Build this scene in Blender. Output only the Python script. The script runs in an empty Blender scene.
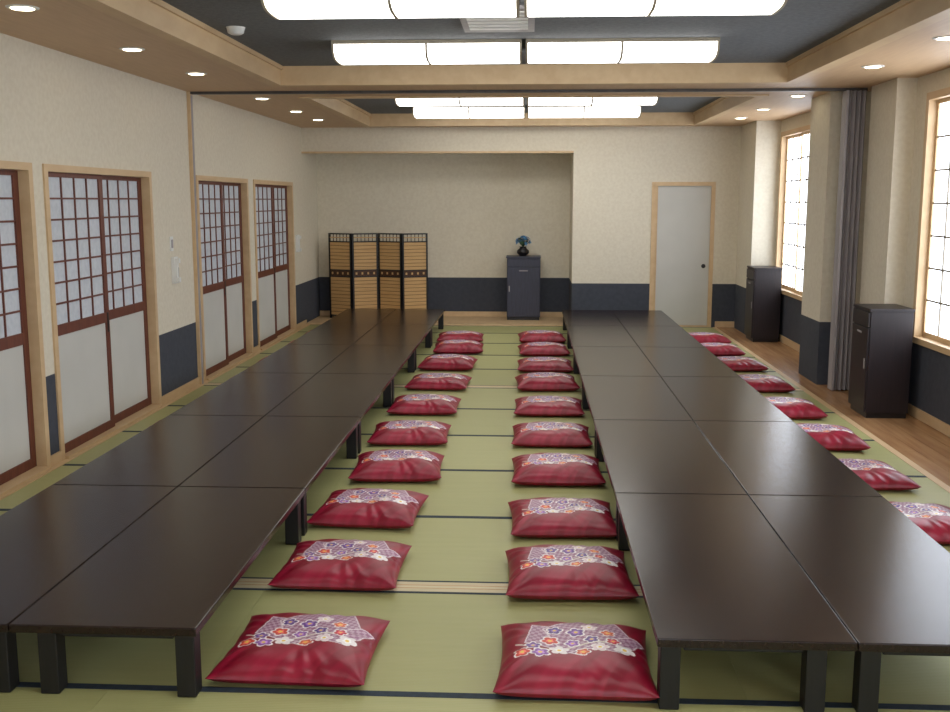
import bpy, math, random
from mathutils import Vector
random.seed(4)
S=bpy.context.scene
S.view_settings.view_transform='Standard'
S.view_settings.look='None'

def lin(c):
    r=[]
    for v in c:
        v=v/255.0
        r.append(v/12.92 if v<=0.04045 else ((v+0.055)/1.055)**2.4)
    return (r[0],r[1],r[2],1.0)

# ---------------------------------------------------------------- materials
def mat(name,c,rough=0.6,c2=None,scale=(8,8,8),nscale=1.0,detail=4,bump=0.0,bscale=60,spec=0.5,metal=0.0,lo=0.35,hi=0.65,bstretch=(1,1,1),sheen=0.0):
    m=bpy.data.materials.new(name); m.use_nodes=True
    nt=m.node_tree; n=nt.nodes; l=nt.links
    p=n['Principled BSDF']
    p.inputs['Roughness'].default_value=rough
    p.inputs['Metallic'].default_value=metal
    p.inputs['Specular IOR Level'].default_value=spec
    if sheen: p.inputs['Sheen Weight'].default_value=sheen
    tc=n.new('ShaderNodeTexCoord')
    if c2 is None: c2=tuple(max(0,v*0.94) for v in c)
    mp=n.new('ShaderNodeMapping'); mp.inputs['Scale'].default_value=scale
    ns=n.new('ShaderNodeTexNoise'); ns.inputs['Scale'].default_value=nscale; ns.inputs['Detail'].default_value=detail
    rp=n.new('ShaderNodeValToRGB')
    rp.color_ramp.elements[0].position=lo; rp.color_ramp.elements[1].position=hi
    rp.color_ramp.elements[0].color=lin(c); rp.color_ramp.elements[1].color=lin(c2)
    l.new(tc.outputs['Object'],mp.inputs['Vector']); l.new(mp.outputs['Vector'],ns.inputs['Vector'])
    l.new(ns.outputs['Fac'],rp.inputs['Fac']); l.new(rp.outputs['Color'],p.inputs['Base Color'])
    if bump:
        mp2=n.new('ShaderNodeMapping'); mp2.inputs['Scale'].default_value=bstretch
        l.new(tc.outputs['Object'],mp2.inputs['Vector'])
        nb=n.new('ShaderNodeTexNoise'); nb.inputs['Scale'].default_value=bscale
        l.new(mp2.outputs['Vector'],nb.inputs['Vector'])
        bp=n.new('ShaderNodeBump'); bp.inputs['Strength'].default_value=bump; bp.inputs['Distance'].default_value=0.01
        l.new(nb.outputs['Fac'],bp.inputs['Height']); l.new(bp.outputs['Normal'],p.inputs['Normal'])
    return m

def emit(name,c,strength,c2=None,nscale=6):
    m=bpy.data.materials.new(name); m.use_nodes=True
    nt=m.node_tree; n=nt.nodes; l=nt.links
    p=n['Principled BSDF']
    p.inputs['Base Color'].default_value=lin(c)
    p.inputs['Roughness'].default_value=0.5
    tc=n.new('ShaderNodeTexCoord'); ns=n.new('ShaderNodeTexNoise'); ns.inputs['Scale'].default_value=nscale
    rp=n.new('ShaderNodeValToRGB'); rp.color_ramp.elements[0].color=lin(c2 or c); rp.color_ramp.elements[1].color=lin(c)
    l.new(tc.outputs['Object'],ns.inputs['Vector']); l.new(ns.outputs['Fac'],rp.inputs['Fac'])
    l.new(rp.outputs['Color'],p.inputs['Emission Color'])
    p.inputs['Emission Strength'].default_value=strength
    return m

M={}
M['wall']=mat('wallpaper_beige',(224,216,197),0.9,(217,208,188),(1,1,1),30,5,0.10,90)
M['wains']=mat('wainscot_slate',(66,70,80),0.85,(60,64,74),(1,1,1),20,5,0.15,120)
M['woodL']=mat('pale_wood',(214,185,144),0.5,(206,175,134),(3,1,3),4,3)
M['sill']=mat('sill_pale',(214,202,166),0.5,(206,192,154),(1,8,8),4,3)
M['soffit']=mat('soffit_wood',(206,173,135),0.5,(198,164,126),(14,1.0,14),3,4)
M['dark_ceil']=mat('ceiling_charcoal',(112,115,118),0.9,(98,102,106),(1,1,1),30,6,0.3,70)
M['brown']=mat('shoji_brown',(112,58,40),0.5,(94,47,33),(20,20,2),3,4)
M['paper']=mat('shoji_paper',(208,213,219),0.7,(196,202,209),(1,1,1),26,6)
M['panel']=mat('door_panel_white',(202,201,194),0.65,(198,197,190),(1,1,1),3,2)
M['table']=mat('table_lacquer',(42,27,25),0.21,(25,15,14),(26,1.6,26),3,6,0.05,18,0.42,0,0.3,0.7,(22,1.2,22))
M['leg']=mat('leg_black',(22,20,23),0.45,(15,14,16),(8,8,1),6,3)
M['cab']=mat('cabinet_dark',(36,26,30),0.42,(26,19,23),(20,20,2),4,4)
M['cabblue']=mat('cabinet_slate',(58,60,78),0.42,(50,52,68),(20,20,2),4,4)
M['planks']=mat('floor_planks',(186,144,102),0.25,(164,122,84),(9,0.7,9),2.5,6)
M['grey']=mat('partition_grey',(166,161,163),0.5,(154,149,152),(4,4,1),5,3)
M['greyd']=mat('track_grey',(84,80,78),0.4,(72,68,66),(4,4,1),5,3,metal=0.4)
M['white']=mat('plastic_white',(232,232,228),0.4,(222,222,218),(1,1,1),4,2)
M['black']=mat('lacquer_black',(20,18,20),0.35,(28,25,26),(4,4,4),5,2)
M['bamboo']=mat('bamboo_tan',(212,174,118),0.6,(194,152,98),(1,1,26),4,4)
M['bambood']=mat('bamboo_brown',(86,52,30),0.6,(60,38,24),(1,1,26),4,4)
M['heri']=mat('tatami_border',(44,58,72),0.8,(36,48,60),(1,1,1),40,3)
M['lattice']=mat('window_lattice',(150,142,126),0.5,(138,130,114),(4,4,4),5,3)
M['lamp']=emit('lamp_diffuser',(255,253,248),6.2)
M['win']=emit('window_paper_daylight',(238,245,255),5.2,(226,236,252))
M['down']=emit('downlight_glow',(255,240,205),10)
M['rib']=mat('lamp_rib',(176,166,146),0.5)

def tatami(name,a,b):
    m=bpy.data.materials.new(name); m.use_nodes=True
    nt=m.node_tree; n=nt.nodes; l=nt.links; p=n['Principled BSDF']
    tc=n.new('ShaderNodeTexCoord')
    w=n.new('ShaderNodeTexWave'); w.bands_direction='Y'; w.inputs['Scale'].default_value=28; w.inputs['Distortion'].default_value=1.0
    ns=n.new('ShaderNodeTexNoise'); ns.inputs['Scale'].default_value=2.2; ns.inputs['Detail'].default_value=6
    mp=n.new('ShaderNodeMapping'); mp.inputs['Scale'].default_value=(1,14,1)
    l.new(tc.outputs['Object'],w.inputs['Vector']); l.new(tc.outputs['Object'],mp.inputs['Vector']); l.new(mp.outputs['Vector'],ns.inputs['Vector'])
    mx=n.new('ShaderNodeMixRGB'); mx.inputs['Color1'].default_value=lin(a); mx.inputs['Color2'].default_value=lin(b)
    l.new(ns.outputs['Fac'],mx.inputs['Fac']); l.new(mx.outputs['Color'],p.inputs['Base Color'])
    bp=n.new('ShaderNodeBump'); bp.inputs['Strength'].default_value=0.15; bp.inputs['Distance'].default_value=0.004
    l.new(w.outputs['Fac'],bp.inputs['Height']); l.new(bp.outputs['Normal'],p.inputs['Normal'])
    p.inputs['Roughness'].default_value=0.45
    return m
M['tat1']=tatami('tatami_green',(172,171,117),(161,162,108))
M['tat2']=tatami('tatami_green_pale',(177,176,122),(166,167,113))

# ---------------------------------------------------------------- builder
class B:
    def __init__(s): s.v=[]; s.f=[]; s.mi=[]; s.ms=[]; s.sm=[]
    def m(s,k):
        if k not in s.ms: s.ms.append(k)
        return s.ms.index(k)
    def add(s,vs,fs,k,smooth=False):
        o=len(s.v); s.v+= [tuple(v) for v in vs]
        i=s.m(k)
        for f in fs: s.f.append(tuple(a+o for a in f)); s.mi.append(i); s.sm.append(smooth)
    def box(s,x0,x1,y0,y1,z0,z1,k,T=None):
        vs=[(x,y,z) for z in (z0,z1) for y in (y0,y1) for x in (x0,x1)]
        if T: vs=[T(v) for v in vs]
        s.add(vs,[(0,2,3,1),(4,5,7,6),(0,1,5,4),(2,6,7,3),(0,4,6,2),(1,3,7,5)],k)
    def lathe(s,cx,cy,prof,k,n=24):
        vs=[];fs=[]
        for (r,z) in prof:
            for i in range(n):
                a=2*math.pi*i/n; vs.append((cx+r*math.cos(a),cy+r*math.sin(a),z))
        for j in range(len(prof)-1):
            for i in range(n):
                fs.append((j*n+i,j*n+(i+1)%n,(j+1)*n+(i+1)%n,(j+1)*n+i))
        s.add(vs,fs,k,True)
        s.add([vs[i] for i in range(n)],[tuple(range(n))[::-1]],k)
        s.add(vs[-n:],[tuple(range(n))],k)
    def mesh(s,name,origin):
        me=bpy.data.meshes.new(name)
        me.from_pydata([(a-origin[0],b-origin[1],c-origin[2]) for a,b,c in s.v],[],s.f)
        for k in s.ms: me.materials.append(M[k])
        for p,i,q in zip(me.polygons,s.mi,s.sm): p.material_index=i; p.use_smooth=q
        me.update(); return me
    def done(s,name,origin=None,bevel=0):
        if origin is None:
            xs=[v[0] for v in s.v]; ys=[v[1] for v in s.v]; zs=[v[2] for v in s.v]
            origin=((min(xs)+max(xs))/2,(min(ys)+max(ys))/2,min(zs))
        ob=bpy.data.objects.new(name,s.mesh(name,origin)); ob.location=origin
        S.collection.objects.link(ob)
        if bevel:
            md=ob.modifiers.new('bevel','BEVEL'); md.width=bevel; md.segments=2; md.limit_method='ANGLE'
        return ob

# ---------------------------------------------------------------- constants
XL,XR=-2.98,2.97
YN=-2.2; YB=13.55; YA=14.5
ZS=2.58; ZC=2.72; ZW=0.57

# floor
b=B()
XT=2.40
rows=[(YN,-1.5),(-1.5,-0.55),(-0.55,0.4),(0.4,1.35),(1.35,2.3),(2.3,3.25),(3.25,4.17),
      (4.28,5.22),(5.22,6.17),(6.17,7.12),(7.12,8.06),(8.06,9.0),(9.1,10.02),(10.02,10.95),(10.95,11.88),(11.88,12.8),(12.8,YB)]
hw=0.018
for i,(a,c) in enumerate(rows):
    xs=[XL,-1.12-0.3*(i%2),0.74+0.3*(i%2),XT]
    for j in range(len(xs)-1):
        b.box(xs[j]+0.0005,xs[j+1]-0.0005,a,c,-0.06,0.0,'tat1' if (i+j)%2 else 'tat2')
    for yy in (a,c):
        b.box(XL+0.06,XT,yy-hw if yy==c else yy,yy if yy==c else yy+hw,0.0,0.0015,'heri')
for (a,c) in ((4.17,4.28),(9.0,9.1)):
    b.box(XL,XT,a,c,-0.06,0.002,'sill')
    b.box(XL,XT,a+0.035,a+0.042,0.002,0.003,'soffit'); b.box(XL,XT,a+0.068,a+0.075,0.002,0.003,'soffit')
b.box(XT,XT+0.05,YN,YB,-0.06,0.002,'woodL')
x=XT+0.05; i=0
while x<XR-0.001:
    x1=min(x+0.13,XR); y=YN-(i%3)*0.6
    while y<YB:
        y1=min(y+1.8,YB)
        if y1>YN: b.box(x+0.001,x1-0.001,max(y,YN)+0.001,y1-0.001,-0.06,0.0,'planks')
        y=y1
    x=x1;i+=1
b.box(XL-0.12,XR+0.12,YN,YB,-0.10,-0.06,'soffit')
b.box(XL+0.0001,XL+0.055,YN,YB,0.0,0.004,'woodL')
b.done('floor')
b=B(); b.box(XL,0.557,YB,YA,-0.1,0.02,'woodL'); b.done('floor_alcove')

# walls along Y (x const)
def wall_y(name,x0,x1,y0,y1,ops,top=ZC):
    b=B()
    def seg(a,c,z0,z1):
        if c-a<1e-4 or z1-z0<1e-4: return
        if z0<ZW: b.box(x0,x1,a,c,z0,min(ZW,z1),'wains')
        if z1>ZW: b.box(x0,x1,a,c,max(z0,ZW),z1,'wall')
    y=y0
    for (a,c,z0,z1) in sorted(ops):
        seg(y,a,-0.1,top); seg(a,c,-0.1,z0); seg(a,c,z1,top); y=c
    seg(y,y1,-0.1,top)
    return b.done(name)
ZD=1.87
ldoors=[(0.35,2.2),(2.35,4.1),(4.28,6.10),(6.25,8.06),(9.17,10.87),(11.1,12.95)]
wall_y('wall_left',XL-0.12,XL,YN,YA+0.1,[(a,c,0.0,ZD) for a,c in ldoors])
wins=[(-1.0,1.0),(2.6,4.5),(6.3,8.07),(10.9,12.6)]  # first two are out of view, added to bring light into the room
ZW0,ZW1=0.57,2.44
wall_y('wall_right',XR,XR+0.12,YN,YB+0.12,[(a,c,ZW0,ZW1) for a,c in wins])

# back wall
b=B()
def bseg(x0,x1,y0,y1,z0,z1):
    if z0<ZW: b.box(x0,x1,y0,y1,z0,min(ZW,z1),'wains')
    if z1>ZW: b.box(x0,x1,y0,y1,max(z0,ZW),z1,'wall')
DX0,DX1=1.57,2.38
bseg(0.557,DX0,YB,YB+0.12,-0.1,ZC); bseg(DX1,XR,YB,YB+0.12,-0.1,ZC); bseg(DX0,DX1,YB,YB+0.12,ZD+0.01,ZC)
bseg(XL,0.557,YB,YB+0.10,2.25,ZC)
b.done('wall_back')
b=B(); bseg(XL,0.557,YA,YA+0.1,-0.1,2.5); b.done('wall_alcove_back')
b=B(); bseg(0.557,0.65,YB+0.12,YA+0.1,-0.1,2.5); b.done('wall_alcove_side')
b=B(); b.box(XL,0.557,YB+0.10,YA,2.42,2.5,'wall'); b.done('ceiling_alcove')
# wall behind the viewpoint, opening for an added light-giving shoji window
b=B()
FX0,FX1,FZ0,FZ1=-1.9,1.9,0.57,2.3
b.box(XL-0.12,FX0,YN-0.12,YN,-0.1,ZC,'wall'); b.box(FX1,XR+0.12,YN-0.12,YN,-0.1,ZC,'wall')
b.box(FX0,FX1,YN-0.12,YN,-0.1,FZ0,'wains'); b.box(FX0,FX1,YN-0.12,YN,FZ1,ZC,'wall')
b.done('wall_front')
b=B(); b.box(XL,0.557,YB-0.018,YB,2.25,2.275,'woodL'); b.done('trim_alcove_header')

# columns
def column(name,x0,y0,y1):
    b=B(); b.box(x0,XR,y0,y1,0,ZW,'wains'); b.box(x0,XR,y0,y1,ZW,ZS,'wall'); return b.done(name)
column('wall_column_a',2.68,12.66,YB)
column('wall_column_b',2.60,9.32,9.95)
column('wall_column_c',2.82,8.32,8.93)

# baseboards
b=B()
prev=YN
for a,c in ldoors+[(YB,YB)]:
    b.box(XL,XL+0.014,prev,a,0.004,0.07,'woodL'); prev=c
b.done('baseboard_left')
b=B(); b.box(XR-0.014,XR,YN,8.31,0.003,0.08,'woodL'); b.box(XR-0.014,XR,9.96,12.65,0.003,0.08,'woodL'); b.box(XR-0.014,XR,8.94,9.31,0.003,0.08,'woodL'); b.done('baseboard_right')
b=B(); b.box(0.557,DX0-0.05,YB-0.014,YB,0.002,0.08,'woodL'); b.box(DX1+0.05,2.68,YB-0.014,YB,0.002,0.08,'woodL'); b.done('baseboard_back')
b=B(); b.box(XL,0.557,YA-0.014,YA,0.02,0.09,'woodL'); b.done('baseboard_alcove')

# ceiling
b=B(); b.box(XL-0.12,XR+0.12,YN-0.12,YB,ZC,ZC+0.1,'dark_ceil'); b.done('ceiling')
CX=2.04
b=B()
b.box(XL,-CX,YN,YB,ZS,ZC,'soffit'); b.box(CX,XR,YN,YB,ZS,ZC,'soffit')
for a,c in ((YN,1.2),(8.5,9.6),(13.15,YB)): b.box(-CX,CX,a,c,ZS,ZC,'soffit')
b.done('ceiling_soffit')
n=0
for (a,c) in ((1.2,8.5),(9.6,13.15)):
    b=B(); t=0.02; e=0.075
    z0=ZS-0.012
    b.box(-CX,-CX+t,a,c,z0,ZC,'woodL'); b.box(CX-t,CX,a,c,z0,ZC,'woodL')
    b.box(-CX+t,CX-t,a,a+t,z0,ZC,'woodL'); b.box(-CX+t,CX-t,c-t,c,z0,ZC,'woodL')
    b.box(-CX-e,-CX,a-e,c+e,z0,ZS,'woodL'); b.box(CX,CX+e,a-e,c+e,z0,ZS,'woodL')
    b.box(-CX,CX,a-e,a,z0,ZS,'woodL'); b.box(-CX,CX,c,c+e,z0,ZS,'woodL')
    b.box(-CX+t,-CX+t+0.02,a+t,c-t,ZC-0.03,ZC,'woodL'); b.box(CX-t-0.02,CX-t,a+t,c-t,ZC-0.03,ZC,'woodL')
    n+=1; b.done('trim_coffer_%d'%n)
b=B(); b.box(XL+0.03,2.60,9.03,9.08,ZS-0.022,ZS,'greyd'); b.done('trim_partition_track')
b=B(); b.box(XL,XL+0.03,9.02,9.09,0.004,ZS,'woodL'); b.box(XL+0.03,XL+0.034,9.035,9.075,0.004,ZS-0.03,'grey'); b.done('trim_partition_post')

# folded accordion partition
b=B()
pts=[]; nf=4
for i in range(nf*2+1):
    pts.append((2.655+0.16*i/(nf*2),8.99 if i%2 else 9.035))
vs=[];fs=[]
for z in (0.01,ZS-0.024):
    for p in pts: vs.append((p[0],p[1],z))
L=len(pts)
for i in range(L-1): fs.append((i,i+1,L+i+1,L+i))
b.add(vs,fs,'grey')
b.box(2.635,2.655,8.98,9.10,0.01,ZS-0.024,'grey')
b.box(2.655,2.815,9.045,9.10,0.01,ZS-0.024,'grey')
b.box(2.60,2.82,9.03,9.08,ZS-0.024,ZS,'greyd')
b.done('folding_partition')

# sliding doors on left wall
def shoji(idx,y0,y1):
    b=B(); f=0.05
    xf=XL+0.012
    b.box(XL-0.10,xf,y0,y0+f,0.0,ZD,'woodL'); b.box(XL-0.10,xf,y1-f,y1,0.0,ZD,'woodL')
    b.box(XL-0.10,xf,y0+f,y1-f,ZD-0.045,ZD,'woodL'); b.box(XL-0.10,XL+0.035,y0+f,y1-f,0.005,0.022,'woodL')
    a=y0+f; c=y1-f; mid=(a+c)/2
    for k,(p,q) in enumerate(((a,mid+0.03),(mid-0.03,c))):
        xb=XL-0.02-0.035*k; xa=xb-0.03
        st=0.06; z0=0.024; z1=ZD-0.047
        b.box(xa+0.01,xb-0.012,p+st,q-st,z0,z1,'paper')
        b.box(xa,xb,p,p+st,z0,z1,'brown'); b.box(xa,xb,q-st,q,z0,z1,'brown')
        b.box(xa,xb,p+st,q-st,z1-0.03,z1,'brown'); b.box(xa,xb,p+st,q-st,z0,z0+0.06,'brown')
        b.box(xa,xb,p+st,q-st,0.79,0.86,'brown')
        b.box(xa+0.012,xb-0.008,p+st,q-st,z0+0.06,0.79,'panel')
        zt0,zt1=0.86,z1-0.03
        for r in range(1,7):
            z=zt0+(zt1-zt0)*r/7
            b.box(xa+0.008,xb-0.004,p+st,q-st,z-0.006,z+0.006,'brown')
        for r in range(1,4):
            y=p+st+(q-p-2*st)*r/4
            b.box(xa+0.008,xb-0.003,y-0.006,y+0.006,zt0,zt1,'brown')
        b.box(xb,xb+0.003,q-0.042 if k==0 else p+0.018,q-0.018 if k==0 else p+0.042,0.72,0.86,'black')
    b.done('door_%d'%idx)
for i,(a,c) in enumerate(ldoors): shoji(i+1,a,c)

# back door
b=B(); f=0.05
b.box(DX0,DX0+f,YB-0.012,YB+0.1,0.0,ZD+0.01,'woodL'); b.box(DX1-f,DX1,YB-0.012,YB+0.1,0.0,ZD+0.01,'woodL')
b.box(DX0+f,DX1-f,YB-0.012,YB+0.1,ZD-0.04,ZD+0.01,'woodL'); b.box(DX0+f,DX1-f,YB-0.012,YB+0.1,0.004,0.025,'woodL')
b.box(DX0+f,DX1-f,YB+0.02,YB+0.05,0.025,ZD-0.04,'panel')
b.box(DX0+f+0.0,DX0+f+0.03,YB+0.012,YB+0.02,0.025,ZD-0.04,'woodL')
st0=len(b.v)
b.lathe(0,0,[(0.028,0),(0.028,0.006),(0.02,0.01)],'black',16)
for i in range(st0,len(b.v)):
    x,y,z=b.v[i]; b.v[i]=(DX1-0.12+x,YB+0.02-z,0.80+y)
b.done('door_7')

# windows: built along local s axis, mapped by T(s,depth,z)
def window(idx,y0,y1,ZW0,ZW1,T,cols=3):
    b=B(); f=0.055
    def bx(s0,s1,d0,d1,z0,z1,k): b.box(d0,d1,s0,s1,z0,z1,k,T)
    bx(y0,y0+f,-0.015,0.10,ZW0,ZW1,'woodL'); bx(y1-f,y1,-0.015,0.10,ZW0,ZW1,'woodL')
    bx(y0+f,y1-f,-0.015,0.10,ZW1-f,ZW1,'woodL'); bx(y0+f,y1-f,-0.027,0.10,ZW0,ZW0+0.045,'woodL')
    a=y0+f;c=y1-f;mid=(a+c)/2; z0=ZW0+0.045; z1=ZW1-f
    for k,(p,q) in enumerate(((a,mid+0.015),(mid-0.015,c))):
        xa=0.012+0.034*k; xb=xa+0.03; st=0.032
        bx(p,p+st,xa,xb,z0,z1,'woodL'); bx(q-st,q,xa,xb,z0,z1,'woodL')
        bx(p+st,q-st,xa,xb,z0,z0+0.04,'woodL'); bx(p+st,q-st,xa,xb,z1-0.03,z1,'woodL')
        bx(p+st,q-st,xa+0.014,xb-0.006,z0+0.04,z1-0.03,'win')
        for r in range(1,7):
            z=z0+0.04+(z1-z0-0.07)*r/7
            bx(p+st,q-st,xa+0.002,xa+0.013,z-0.007,z+0.007,'lattice')
        for r in range(1,cols):
            y=p+st+(q-p-2*st)*r/cols
            bx(y-0.007,y+0.007,xa+0.002,xa+0.013,z0+0.04,z1-0.03,'lattice')
    b.done('window_%d'%idx)
for i,(a,c) in enumerate(wins): window(i+1,a,c,ZW0,ZW1,lambda v:(XR+v[0],v[1],v[2]))
window(5,FX0,FX1,FZ0,FZ1,lambda v:(v[1],YN-v[0],v[2]),6)  # unseen glowing window, added to light near cushions and table legs

# lamps
def lamp(cx,cy,L=1.29):
    b=B(); W=0.225; D=0.105; n=14
    def ring(x,w,d):
        return [(x,cy+w*math.copysign(abs(math.cos(math.pi*i/n))**0.6,math.cos(math.pi*i/n)),ZC-0.015-d*abs(math.sin(math.pi*i/n))**0.6) for i in range(n+1)]
    m=n+1
    xs=[cx-L/2+0.012,cx-L/2+0.02,cx+L/2-0.02,cx+L/2-0.012]; sc=[0.95,1,1,0.95]
    vs=[]
    for x,s in zip(xs,sc): vs+=ring(x,W*s,D*s)
    fs=[]
    for j in range(len(xs)-1):
        for i in range(n): fs.append((j*m+i,j*m+i+1,(j+1)*m+i+1,(j+1)*m+i))
    fs.append(tuple(range(m))); fs.append(tuple(range((len(xs)-1)*m,len(xs)*m))[::-1])
    b.add(vs,fs,'lamp',False)
    for x,e,hwid in ((cx,0.004,0.008),(cx-L/2+0.006,0.003,0.007),(cx+L/2-0.006,0.003,0.007)):
        vs=ring(x-hwid,W+e,D+e)+ring(x+hwid,W+e,D+e)
        b.add(vs,[(i,i+1,m+i+1,m+i) for i in range(n)]+[tuple(range(m)),tuple(range(m,2*m))[::-1]],'rib')
    b.box(cx-L/2,cx+L/2,cy-W-0.012,cy+W+0.012,ZC-0.024,ZC,'rib')
    b.done('ceiling_lamp',(cx,cy,ZC))
for y in (2.6,5.52,7.40,10.68,12.28):  # nearest row is out of frame, added for extra light
    lamp(-0.71,y); lamp(0.61,y)
for x,ys in ((-2.48,(1.5,3.3,5.1,6.5,7.75,9.65,11.05,12.2)),(2.40,(1.5,3.2,4.9,6.3,7.6,9.65,11.05,12.2))):
    for y in ys:
        b=B()
        b.lathe(x,y,[(0.070,ZS-0.006),(0.078,ZS-0.003),(0.078,ZS)],'white')
        b.lathe(x,y,[(0.052,ZS-0.009),(0.056,ZS-0.006)],'down')
        b.done('downlight')
b=B(); b.lathe(-1.85,6.6,[(0.03,ZC-0.045),(0.05,ZC-0.035),(0.055,ZC-0.012),(0.06,ZC)],'white'); b.done('smoke_detector')
b=B()
b.box(-0.42,0.02,5.95,6.75,ZC-0.02,ZC,'grey')
for i in range(6): b.box(-0.38,-0.02,6.02+i*0.11,6.08+i*0.11,ZC-0.026,ZC-0.02,'white')
b.done('ceiling_air_vent')

# tables
tb=B(); W,Lh,H=0.634,1.674,0.25
tb.box(-W/2,W/2,-Lh/2,Lh/2,H-0.030,H,'table')
lg=0.066
for lx in (-W/2+0.012,W/2-0.088-lg):
    for sy in (-1,1):
        cy=sy*(Lh/2-(0.012 if sy<0 else 0.05)-lg/2)
        tb.box(lx,lx+lg,cy-lg/2,cy+lg/2,0.0,H-0.030,'leg')
tb.box(-W/2+0.09,W/2-0.16,-Lh/2+0.035,-Lh/2+0.055,H-0.055,H-0.030,'leg')
tb.box(-W/2+0.09,W/2-0.16,Lh/2-0.093,Lh/2-0.073,H-0.055,H-0.030,'leg')
tb.box(-W/2+0.035,-W/2+0.055,-Lh/2+0.09,Lh/2-0.13,H-0.055,H-0.030,'leg')
tb.box(W/2-0.125,W/2-0.105,-Lh/2+0.09,Lh/2-0.13,H-0.055,H-0.030,'leg')
tme=tb.mesh('low_table',(0,0,0))
# mirrored version for the left rows
tb2=B(); tb2.ms=list(tb.ms); tb2.mi=list(tb.mi); tb2.sm=list(tb.sm)
tb2.v=[(-x,y,z) for x,y,z in tb.v]; tb2.f=[tuple(reversed(f)) for f in tb.f]
tme2=tb2.mesh('low_table_mirrored',(0,0,0))
for xc in (-2.045,-1.407,0.739,1.377):
    for k in range(6):
        o=bpy.data.objects.new('low_table',tme2 if xc<0 else tme); S.collection.objects.link(o)
        o.location=(xc,3.17+0.84+k*1.68,0.002)
        md=o.modifiers.new('bevel','BEVEL'); md.width=0.004; md.segments=2; md.limit_method='ANGLE'

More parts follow.
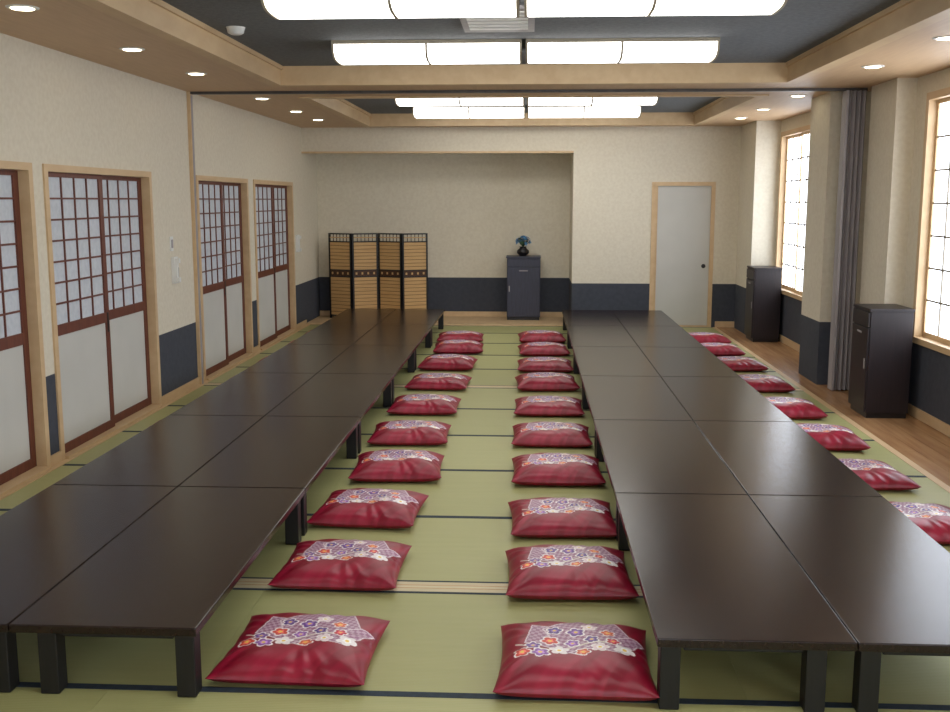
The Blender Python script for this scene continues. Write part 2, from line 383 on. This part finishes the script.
# cushions
def cushion_mesh():
    N=190; s=0.275
    def plan(u,v):
        x=s*u*(1-0.06*(1-v*v)*abs(u)**2); y=s*0.98*v*(1-0.06*(1-u*u)*abs(v)**2)
        return x,y
    flowers=[]
    rnd=random.Random(7)
    cols=[(104,58,140),(206,62,44),(240,232,232),(140,84,166),(214,96,50),(84,50,130),(236,214,220),(190,36,56)]
    pos=[(-.54,-.12),(-.32,.04),(-.20,-.24),(-.03,-.02),(.10,-.28),(.22,.08),(.32,-.16),(.50,.04),(.02,.28),(-.68,-.32),(.64,-.18),(-.44,-.34),(.44,.30),(-.26,.34),(.20,.46)]
    for i,(px,py) in enumerate(pos):
        flowers.append((px,py,rnd.uniform(.11,.155),cols[i%8],rnd.uniform(0,6)))
    def para(u,v,cx,cy,ang,w,h,sk):
        du,dv=u-cx,v-cy
        a=du*math.cos(ang)+dv*math.sin(ang); c=-du*math.sin(ang)+dv*math.cos(ang)
        a-=sk*c
        return (abs(a)<w and abs(c)<h),a,c
    def col(u,v):
        for px,py,r,c,ph in flowers:
            d=math.hypot(u-px,v-py)
            if d<r:
                th=math.atan2(v-py,u-px)+ph
                rr=r*(0.66+0.34*abs(math.cos(2.5*th)))
                if d<r*0.2: return (240,205,90)
                if d<rr*0.80:
                    return c if d>rr*0.42 else tuple(min(255,q+60) for q in c)
                if d<rr: return (244,238,238)
        if abs(v+0.12-0.12*math.sin(5*u))<0.018 and -0.80<u<0.78: return (222,212,200)
        for (cx,cy,ang,w,h,sk) in ((.16,.34,.62,.54,.40,.25),(-.24,.10,-.45,.42,.30,-.3),(.48,.04,-.25,.32,.32,.3)):
            ok,a,c=para(u,v,cx,cy,ang,w,h,sk)
            if ok:
                if abs(a)>w-0.022 or abs(c)>h-0.022: return (222,206,214)
                k=(int((a+5)/0.055)+int((c+5)/0.055))%2
                return (190,160,178) if k else (150,100,130)
        return None
    me=bpy.data.meshes.new('floor_cushion')
    vs=[];fs=[];cc=[]
    for j in range(N+1):
        for i in range(N+1):
            u=-1+2*i/N; v=-1+2*j/N
            x,y=plan(u,v)
            e=max(0,(1-u**4)*(1-v**4))
            h=0.074*e**0.6
            h*=0.92+0.08*(1-math.exp(-((u*u+v*v)/0.10)))
            edge=max(abs(u),abs(v))
            ang=math.atan2(v,u)
            h+=0.0045*math.sin(ang*17+2*math.sin(ang*5))*max(0,edge-0.45)*e**0.4*1.8
            h+=0.004*math.sin(5*u+3*v)*e
            vs.append((x,y,0.028+h+0.010*(u*v)**2)); 
            c=col(u,v)
            cc.append((*lin(c)[:3],1.0) if c else (0.2,0,0,0.0))
    m=N+1
    for j in range(N):
        for i in range(N): fs.append((j*m+i,j*m+i+1,(j+1)*m+i+1,(j+1)*m+i))
    o=len(vs); K=38
    for j in range(K+1):
        for i in range(K+1):
            u=-1+2*i/K; v=-1+2*j/K; x,y=plan(u,v)
            e=max(0,(1-u**4)*(1-v**4))
            vs.append((x,y,(0.028+0.010*(u*v)**2)*(1-min(1,e**0.4*1.15)))); cc.append((0.2,0,0,0))
    m=K+1
    for j in range(K):
        for i in range(K): fs.append((o+j*m+i,o+(j+1)*m+i,o+(j+1)*m+i+1,o+j*m+i+1))
    me.from_pydata(vs,[],fs)
    ca=me.color_attributes.new('embroidery','FLOAT_COLOR','POINT')
    for i,c in enumerate(cc): ca.data[i].color=c
    for p in me.polygons: p.use_smooth=True
    mt=bpy.data.materials.new('cushion_brocade'); mt.use_nodes=True
    nt=mt.node_tree; n=nt.nodes; l=nt.links; p=n['Principled BSDF']
    tc=n.new('ShaderNodeTexCoord')
    mr=n.new('ShaderNodeMapping'); mr.inputs['Rotation'].default_value=(0,0,0.5)
    mp=n.new('ShaderNodeMapping'); mp.inputs['Scale'].default_value=(22,2.5,2.5)
    ns=n.new('ShaderNodeTexNoise'); ns.inputs['Scale'].default_value=1.0; ns.inputs['Detail'].default_value=1.0; ns.inputs['Distortion'].default_value=0.2
    rp=n.new('ShaderNodeValToRGB'); rp.color_ramp.elements[0].position=0.40; rp.color_ramp.elements[1].position=0.72
    rp.color_ramp.elements[0].color=lin((128,10,38)); rp.color_ramp.elements[1].color=lin((160,28,58))
    at=n.new('ShaderNodeAttribute'); at.attribute_name='embroidery'
    mx=n.new('ShaderNodeMixRGB')
    l.new(tc.outputs['Object'],mr.inputs['Vector']); l.new(mr.outputs['Vector'],mp.inputs['Vector']); l.new(mp.outputs['Vector'],ns.inputs['Vector']); l.new(ns.outputs['Fac'],rp.inputs['Fac'])
    l.new(rp.outputs['Color'],mx.inputs['Color1']); l.new(at.outputs['Color'],mx.inputs['Color2']); l.new(at.outputs['Alpha'],mx.inputs['Fac'])
    l.new(mx.outputs['Color'],p.inputs['Base Color'])
    p.inputs['Roughness'].default_value=0.38
    p.inputs['Specular IOR Level'].default_value=0.45
    me.materials.append(mt)
    return me
cm=cushion_mesh()
Lc=[(-.81,3.51),(-.82,4.38),(-.83,5.22),(-.79,6.08),(-.82,7.0),(-.82,8.0),(-.80,9.05),(-.80,10.1),(-.77,11.2),(-.81,12.1)]
Rc=[(.17,3.46),(.18,4.32),(.18,5.12),(.175,6.05),(.16,7.0),(.16,8.0),(.16,9.05),(.16,10.05),(.16,11.1),(.15,12.1)]
Oc=[(1.95,3.5),(1.95,4.3),(1.95,5.12),(1.95,6.05),(1.99,7.0),(1.99,8.0),(2.02,9.1),(2.03,10.2),(2.03,11.2),(2.05,12.1)]
Wc=[(-2.42,3.5),(-2.42,4.35),(-2.42,5.2),(-2.42,6.1),(-2.42,7.0),(-2.42,8.0),(-2.42,9.1),(-2.42,10.15),(-2.42,11.2),(-2.42,12.1)]
for gi,G in enumerate((Lc,Rc,Oc,Wc)):
    for (x,y) in G:
        o=bpy.data.objects.new('floor_cushion',cm); S.collection.objects.link(o)
        o.location=(x,y,0.003); o.rotation_euler=(0,0,random.uniform(-0.06,0.06))
        o.scale=(1,1,random.uniform(0.92,1.12))

# cabinets
def cabinet(x0,x1,y0,y1,h,k,face,z0=0.0):
    b=B()
    b.box(x0+0.01,x1-0.01,y0+0.01,y1-0.01,z0,z0+0.04,'black')
    b.box(x0+0.004,x1,y0+0.004,y1,z0+0.04,z0+h-0.022,k)
    b.box(x0-0.008,x1+0.004,y0-0.008,y1+0.004,z0+h-0.022,z0+h,k)
    if face=='x':
        b.box(x0-0.012,x0+0.004,y0+0.012,y1-0.012,z0+0.05,z0+h-0.15,k)
        b.box(x0-0.012,x0+0.004,y0+0.012,y1-0.012,z0+h-0.14,z0+h-0.03,k)
        b.box(x0-0.016,x0-0.012,(y0+y1)/2-0.05,(y0+y1)/2+0.05,z0+h-0.20,z0+h-0.185,'grey')
        b.box(x0-0.018,x0-0.012,y0+0.04,y0+0.055,z0+h*0.45,z0+h*0.45+0.08,'grey')
    else:
        b.box(x0+0.012,x1-0.012,y0-0.012,y0+0.004,z0+0.05,z0+h-0.15,k)
        b.box(x0+0.012,x1-0.012,y0-0.012,y0+0.004,z0+h-0.14,z0+h-0.03,k)
        b.box((x0+x1)/2-0.06,(x0+x1)/2+0.06,y0-0.017,y0-0.012,z0+h-0.20,z0+h-0.185,'grey')
        b.box(x0+0.03,x0+0.045,y0-0.018,y0-0.012,z0+h*0.45,z0+h*0.45+0.08,'grey')
    b.done('storage_cabinet',None,0.003)
cabinet(2.57,2.89,7.86,8.26,0.84,'cab','x')
cabinet(2.62,2.93,12.14,12.56,0.87,'cab','x')
cabinet(-0.31,0.15,14.07,14.42,0.87,'cabblue','y',0.02)

# vase with flowers
M['petal']=mat('petal_blue',(60,104,168),0.6,(96,160,196),(1,1,1),30,2)
M['leaf']=mat('leaf_green',(52,84,52),0.6,(40,66,44),(1,1,1),30,2)
b=B(); vx,vy,vz=-0.09,14.22,0.89
b.lathe(vx,vy,[(0.045,vz),(0.05,vz+0.008),(0.085,vz+0.045),(0.082,vz+0.075),(0.05,vz+0.105),(0.045,vz+0.12),(0.055,vz+0.13)],'black')
rn=random.Random(3)
for i in range(44):
    th=rn.uniform(0,6.28); ph=rn.uniform(0,1.5); R=rn.uniform(0.055,0.105)
    c=Vector((vx+R*math.sin(ph)*math.cos(th),vy+R*math.sin(ph)*math.sin(th),vz+0.165+R*math.cos(ph)))
    nrm=Vector((math.sin(ph)*math.cos(th),math.sin(ph)*math.sin(th),math.cos(ph)+0.15)).normalized()
    t1=nrm.orthogonal().normalized(); t2=nrm.cross(t1)
    leafy=i%5==0
    r=0.034
    for k in range(5):
        a=k*2*math.pi/5; d=t1*math.cos(a)+t2*math.sin(a); e=t1*-math.sin(a)+t2*math.cos(a)
        v=[c,c+d*r*0.6+e*r*0.36+nrm*0.006,c+d*r+nrm*0.012,c+d*r*0.6-e*r*0.36+nrm*0.006]
        b.add(v,[(0,1,2,3)],'leaf' if leafy else 'petal')
for i in range(10):
    a=i*0.628; p0=Vector((vx,vy,vz+0.12)); p1=p0+Vector((math.cos(a)*0.05,math.sin(a)*0.05,0.08)); w=Vector((-math.sin(a),math.cos(a),0))*0.012
    b.add([p0-w*0.2,p0+w*0.2,p1+w,p1+Vector((math.cos(a)*.02,math.sin(a)*.02,0)),p1-w],[(0,1,2,3,4)],'leaf')
b.done('flower_vase')

# folding screen
b=B()
hx=[(-2.78,14.22),(-2.43,14.05),(-2.09,14.22),(-1.74,14.05),(-1.40,14.22)]
for i in range(4):
    (xa,ya),(xb,yb)=hx[i],hx[i+1]
    L=math.hypot(xb-xa,yb-ya)-0.008; dx,dy=(xb-xa)/(L+0.008),(yb-ya)/(L+0.008)
    def T(v,xa=xa,ya=ya,dx=dx,dy=dy):
        return (xa+dx*v[0]-dy*v[1],ya+dy*v[0]+dx*v[1],v[2])
    z0=0.022; H=1.20
    b.box(0.004,0.026,-0.012,0.012,z0,H,'black',T); b.box(L-0.022,L,-0.012,0.012,z0,H,'black',T)
    for (a,c) in ((H-0.018,H),(1.08,1.092),(0.60,0.612),(0.69,0.702),(0.05,0.07)):
        b.box(0.026,L-0.022,-0.010,0.010,a,c,'black',T)
    for q in range(1,6):
        x=0.026+(L-0.048)*q/6; b.box(x-0.004,x+0.004,-0.004,0.004,1.092,H-0.018,'bambood',T)
    b.box(0.026,L-0.022,-0.005,0.005,1.135,1.147,'bamboo',T)
    b.box(0.026,L-0.022,-0.003,0.003,0.612,0.69,'bambood',T)
    for q in range(4):
        x=0.06+(L-0.12)*q/3; b.box(x-0.012,x+0.012,-0.008,0.008,0.635,0.665,'bamboo',T)
    for (a,c,nn) in ((0.702,1.08,8),(0.07,0.60,11)):
        for q in range(nn):
            s0=a+(c-a)*q/nn; s1=a+(c-a)*(q+1)/nn
            b.box(0.026,L-0.022,-0.004,0.004,s0,s1-0.006,'bamboo' ,T)
            b.box(0.026,L-0.022,-0.002,0.002,s1-0.006,s1,'bambood',T)
b.done('folding_screen')

# intercom phones
def phone(y,z):
    b=B(); b.box(XL,XL+0.03,y-0.05,y+0.05,z-0.11,z+0.11,'white')
    b.box(XL+0.03,XL+0.045,y-0.045,y-0.005,z-0.10,z+0.10,'white')
    b.box(XL+0.045,XL+0.065,y-0.045,y-0.005,z+0.06,z+0.10,'white'); b.box(XL+0.045,XL+0.065,y-0.045,y-0.005,z-0.10,z-0.06,'white')
    b.box(XL+0.03,XL+0.034,y+0.01,y+0.04,z-0.06,z+0.02,'grey')
    b.done('wall_phone',None,0.004)
def switch(y,z):
    b=B(); b.box(XL,XL+0.008,y-0.035,y+0.035,z-0.06,z+0.06,'white'); b.box(XL+0.008,XL+0.013,y-0.018,y+0.018,z-0.035,z+0.035,'grey'); b.done('light_switch',None,0.002)
phone(8.5,1.07); switch(8.47,1.29); phone(13.12,1.10)

# world and camera
w=bpy.data.worlds.new('world'); S.world=w; w.use_nodes=True
w.node_tree.nodes['Background'].inputs[0].default_value=(0.7,0.8,1,1); w.node_tree.nodes['Background'].inputs[1].default_value=0.5
cd=bpy.data.cameras.new('camera'); co=bpy.data.objects.new('camera',cd); S.collection.objects.link(co)
co.location=(0,0,1.65); co.rotation_euler=(math.radians(90-8.61),0,math.radians(3.02))
cd.sensor_width=36; cd.lens=1030/950*36; cd.clip_start=0.05
S.camera=co
